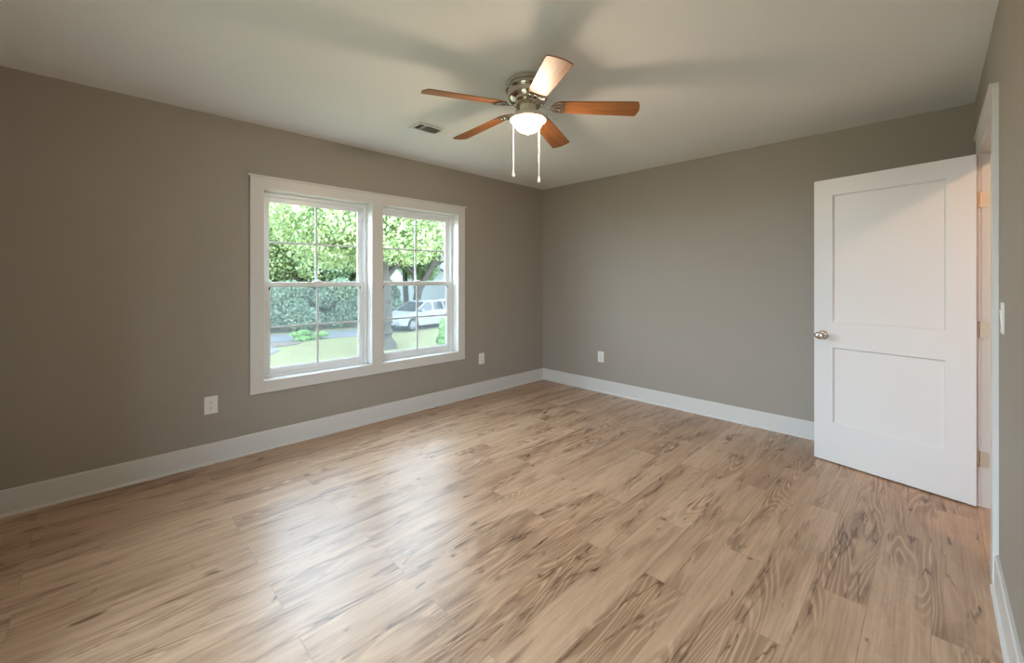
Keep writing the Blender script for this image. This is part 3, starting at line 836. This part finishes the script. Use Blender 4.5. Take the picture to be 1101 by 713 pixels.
# shade tree on the lawn whose trunk shows at the edge of the second window
tree('shade_tree', (-11.13, 3.54), 'near lawn tree, thick trunk at the edge of the window nearer the corner',
     [((0.3, 0.4, 5.3), (3.6, 3.8, 2.1)), ((-0.6, -1.8, 4.9), (2.4, 2.4, 1.6))],
     [([(0, 0, -0.1), (0, 0.01, 0.06), (0.0, 0.02, 0.25), (0, 0.03, 0.6), (0, 0.02, 1.0), (0.0, 0.0, 1.6), (0.03, -0.03, 2.6), (0.1, -0.1, 3.8), (0.2, 0, 5.5)], [0.60, 0.52, 0.44, 0.37, 0.33, 0.30, 0.25, 0.17, 0.06]),
      ([(0.02, 0, 2.6), (0.1, 0.6, 3.3), (0.2, 1.3, 4.0), (0.3, 2.2, 4.8)], [0.13, 0.10, 0.07, 0.03]),
      ([(0.02, 0, 2.9), (-0.1, -0.7, 3.7), (-0.3, -1.6, 4.6)], [0.11, 0.08, 0.03])], M['leaf_light'], 42000, 0.13, 3, k=22)
# forked tree beyond the car
tree('forked_tree', (-19.05, 9.85), 'forked dark tree rising behind the parked car',
     [((0.3, 0.6, 6.0), (3.6, 3.8, 2.0)), ((0.9, -2.6, 5.2), (2.0, 2.0, 1.3)), ((0.2, 3.2, 5.4), (2.2, 2.4, 1.6))],
     [([(0, 0, -0.1), (0, 0, 0.3), (0.05, 0.05, 1.4), (0.12, 0.12, 1.95)], [0.42, 0.30, 0.25, 0.24]),
      ([(0.10, 0.10, 1.8), (0.4, 0.42, 2.7), (0.78, 0.78, 3.6), (1.1, 1.3, 4.6), (1.3, 1.9, 6.0)], [0.21, 0.19, 0.16, 0.11, 0.05]),
      ([(0.10, 0.08, 1.8), (0.0, -0.05, 2.6), (-0.12, -0.15, 3.3), (-0.1, -0.7, 4.6), (0, -1.4, 5.6)], [0.19, 0.16, 0.13, 0.08, 0.03]),
      ([(-0.05, -0.1, 2.9), (0.3, -0.9, 3.5), (0.6, -1.9, 4.3)], [0.10, 0.07, 0.03]),
      ([(0.7, 0.7, 3.4), (0.6, 1.7, 3.8), (0.5, 2.8, 4.7)], [0.10, 0.07, 0.03])], M['leaf_light'], 42000, 0.15, 5, k=20)
# wood beyond the street: each tree with its own crown
def simple_limbs(h, lean):
    return [([(0, 0, -0.1), (0, 0, 0.4), (lean*0.3, lean*0.5, h*0.45), (lean, lean, h*0.8)], [0.32, 0.24, 0.18, 0.06]),
            ([(lean*0.25, lean*0.4, h*0.4), (0.9, -0.9, h*0.6), (1.4, -1.6, h*0.75)], [0.12, 0.08, 0.03]),
            ([(lean*0.25, lean*0.4, h*0.42), (0.6, 1.1, h*0.62), (0.9, 2.0, h*0.78)], [0.12, 0.08, 0.03])]
wood = [(-21.9, -0.9, 9.2, 'leaf_light', 'pale green tree across the street, first from the near window jamb'),
        (-21.2, 2.5, 9.6, 'leaf_light', 'light green tree across the street behind the first pane column'),
        (-20.6, 5.6, 9.0, 'leaf_mid', 'mid green tree across the street behind the second pane column'),
        (-24.6, 8.6, 9.6, 'leaf_light', 'tall tree across the street behind the window mullion'),
        (-25.5, 13.0, 9.0, 'leaf_mid', 'tall tree far behind the forked tree'),
        (-20.0, 17.5, 8.6, 'leaf_mid', 'bushy tree beyond the rear of the parked car'),
        (-14.5, 16.5, 8.0, 'leaf_light', 'pale tree past the parked car near the far window jamb'),
        (-26.2, 3.6, 9.8, 'leaf_mid', 'taller green tree filling the gap behind the light green tree'),
        (-24.0, -6.0, 9.2, 'leaf_mid', 'street tree hidden past the near window jamb')]
for i, (x, y, h, mt, lab) in enumerate(wood):
    dense = i < 3
    tree('broadleaf_tree', (x, y), lab,
         [((0, 0, h*0.62), (2.7, 2.7, h*0.36))] if not dense else [((0.2, 0, h*0.60), (2.3, 2.5, h*0.34)), ((0.8, 0.3, h*0.30), (1.6, 2.2, h*0.20))],
         simple_limbs(h, 0.4 if i % 2 else -0.3), M[mt], 46000 if dense else 26000, 0.17 if dense else 0.21, 40 + i, k=20)
# hedge bushes along the far side of the street
hb = [(-19.6, -1.2), (-19.35, 1.1), (-19.15, 3.2), (-19.0, 5.2), (-18.9, 7.1)]
hl_ = ['blue-green bush across the street at the near end of the row', 'blue-green bush across the street, second in the row',
       'blue-green bush across the street, middle of the row', 'blue-green bush across the street, fourth in the row', 'blue-green bush behind the front of the parked car']
for i, (x, y) in enumerate(hb):
    tree('hedge_bush', (x, y), hl_[i], [((0, 0, 1.25), (0.85, 1.35, 1.25))],
         [([(0, 0, -0.05), (0, 0.05, 0.5), (0.1, 0.1, 1.2)], [0.07, 0.06, 0.03]), ([(0, 0, 0.3), (0.2, -0.3, 0.8), (0.3, -0.5, 1.4)], [0.05, 0.04, 0.02])],
         M['leaf_blue'], 18000, 0.12, 80 + i, 'bushes across the street', 'bush', k=14)
ub = [(-22.9, 2.6, 'tall blue-green understorey bush in the wood across the street, behind the near window'),
      (-22.4, 5.2, 'tall blue-green understorey bush in the wood behind the hedge row'),
      (-21.6, 7.9, 'tall blue-green understorey bush in the wood left of the forked tree')]
for i, (x, y, lab) in enumerate(ub):
    tree('understorey_bush', (x, y), lab, [((0, 0, 1.9), (0.9, 1.7, 1.9))],
         [([(0, 0, -0.05), (0, 0.05, 0.8), (0.1, 0.1, 2.2)], [0.08, 0.07, 0.03])], M['leaf_blue'], 20000, 0.16, 120 + i, 'bushes in the wood', 'bush', k=18)
tree('low_shrub', (-15.35, 2.25), 'low bright green shrub on the near edge of the street',
     [((0, 0, 0.22), (0.42, 0.62, 0.24))], [([(0, 0, -0.02), (0, 0.05, 0.2), (0.05, 0.1, 0.35)], [0.03, 0.025, 0.01])], M['leaf_bright'], 3500, 0.09, 95, None, 'shrub', k=8)
tree('wall_side_shrub', (-7.1, 3.45), 'leafy green sprig shrub at the far edge of the corner window',
     [((0, 0, 0.78), (0.22, 0.26, 0.62))], [([(0, 0, -0.02), (0, 0.02, 0.5), (0.05, 0.05, 1.1)], [0.025, 0.02, 0.01])], M['leaf_bright'], 1600, 0.10, 97, None, 'shrub', k=8)

# pale house behind the trees
hs = empty('neighbour_house', (-32.5, 21.5, GZ), radians(24)); tag(hs, 'pale neighbour house behind the forked tree', 'house')
hm = MB().box(-4, 4, -6, 6, 0, 3.1)
hm.prism([(-4, 3.1), (4, 3.1), (0, 5.2)], -6, 6, 'y')
hm.build('walls', M['siding'], hs)
rf = MB(); rf.prism([(-4.5, 2.85), (0, 5.25), (0, 5.45), (-4.5, 3.05)], -6.4, 6.4, 'y'); rf.prism([(4.5, 2.85), (4.5, 3.05), (0, 5.45), (0, 5.25)], -6.4, 6.4, 'y')
rf.build('roof', M['shingle'], hs)
for yy in (-3.5, 0.2, 3.6):
    wf = MB(); ring(wf, 4.0, 4.06, yy - 0.6, yy + 0.6, 1.0, 2.4, 0.08, 0.08, 0.08)
    wfo = wf.build('window', M['vinyl'], hs)
    MB().box(4.0, 4.03, yy - 0.52, yy + 0.52, 1.08, 2.32).build('pane', M['carglass'], wfo)

# parked car: nose toward -y, side facing the house
car = empty('parked_car', (-15.95, 8.25, GZ + 0.02), radians(12))
tag(car, 'pale silver car parked on the street beyond the lawn', 'car')
low_prof = [(-2.28, 0.34), (-2.30, 0.52), (-2.24, 0.70), (-1.95, 0.80), (-1.20, 0.93), (-1.02, 0.95), (1.75, 0.98), (2.18, 0.96), (2.26, 0.86), (2.28, 0.50), (2.22, 0.30),
            (1.78, 0.26)] + [(1.40 + 0.37*cos(t), 0.30 + 0.37*sin(t)) for t in [pi*k/10 for k in range(11)]] + \
           [(1.0, 0.22), (-0.98, 0.22)] + [(-1.38 + 0.37*cos(t), 0.30 + 0.37*sin(t)) for t in [pi*k/10 for k in range(11)]] + [(-1.78, 0.26)]
cb = MB()
nlp = len(low_prof)
secs = [(-0.88, 0.985), (-0.80, 1.0), (0.80, 1.0), (0.88, 0.985)]
vs = []
for xs, sc in secs: vs += [(xs, p[0]*sc, 0.55 + (p[1]-0.55)*(0.97 if abs(xs) > .85 else 1)) for p in low_prof]
fs = [tuple(range(nlp)), tuple(range(3*nlp, 4*nlp))[::-1]]
for q in range(3):
    for i in range(nlp): fs.append((q*nlp+i, q*nlp+(i+1) % nlp, (q+1)*nlp+(i+1) % nlp, (q+1)*nlp+i))
cb.add(vs, fs)
cb.build('car_body', M['carpaint'], car, bevel=0.02)
def loft_cabin(mb, bot, top, z0, z1, wb, wt):
    """greenhouse between the belt line and the roof"""
    v = [(-wb, bot[0], z0), (wb, bot[0], z0), (wb, bot[1], z0), (-wb, bot[1], z0), (-wt, top[0], z1), (wt, top[0], z1), (wt, top[1], z1), (-wt, top[1], z1)]
    return mb.add(v, [(3,2,1,0),(4,5,6,7),(0,1,5,4),(1,2,6,5),(2,3,7,6),(3,0,4,7)])
loft_cabin(MB(), (-1.10, 2.08), (-0.28, 1.72), 0.93, 1.40, 0.80, 0.62).build('cabin_glass', M['carglass'], car, bevel=0.01)
loft_cabin(MB(), (-0.34, 1.78), (-0.14, 1.55), 1.39, 1.465, 0.645, 0.56).build('car_roof', M['carpaint'], car, bevel=0.03)
for sg in (1, -1):
    for (yb, yt, w) in ((-1.14, -0.30, 0.05), (0.12, 0.18, 0.045), (1.02, 0.98, 0.045), (2.02, 1.68, 0.08)):
        MB().add([(sg*0.806, yb-w, 0.93), (sg*0.806, yb+w, 0.93), (sg*0.628, yt+w, 1.405), (sg*0.628, yt-w, 1.405),
                  (sg*0.770, yb-w, 0.93), (sg*0.770, yb+w, 0.93), (sg*0.600, yt+w, 1.405), (sg*0.600, yt-w, 1.405)],
                 [(0,1,2,3),(7,6,5,4),(0,4,5,1),(1,5,6,2),(2,6,7,3),(3,7,4,0)]).build('roof_pillar', M['carpaint'], car)
    MB().box(sg*0.84, sg*0.99, -0.86, -0.70, 0.96, 1.08).build('side_mirror', M['carpaint'], car, bevel=0.03)
    MB().box(sg*0.50, sg*0.84, -2.27, -2.14, 0.60, 0.74).build('headlamp', M['lamp_lens'], car, bevel=0.03)
    MB().box(sg*0.55, sg*0.84, 2.16, 2.27, 0.68, 0.90).build('tail_lamp', M['redlens'], car, bevel=0.03)
    for yy in (-1.38, 1.40):
        w = MB().lathe([(0.20, -0.10), (0.29, -0.10), (0.31, -0.07), (0.31, 0.07), (0.29, 0.10), (0.20, 0.10), (0.20, -0.10)], 28, (sg*0.78, yy, 0.31), 'x').build('wheel', M['tyre'], car, smooth=True)
        hub = MB(); hub.lathe([(0.0, sg*0.09), (0.05, sg*0.095), (0.06, sg*0.07), (0.185, sg*0.06), (0.20, sg*0.09), (0.205, 0.0), (0.0, 0.0)], 28, (sg*0.78, yy, 0.31), 'x')
        for k in range(5):
            a = 2*pi*k/5
            hub.tube([(sg*0.865, yy + 0.04*cos(a), 0.31 + 0.04*sin(a)), (sg*0.86, yy + 0.19*cos(a), 0.31 + 0.19*sin(a))], [0.022, 0.03], 8, 0.5)
        hub.build('wheel_rim', M['alloy'], w, smooth=True)
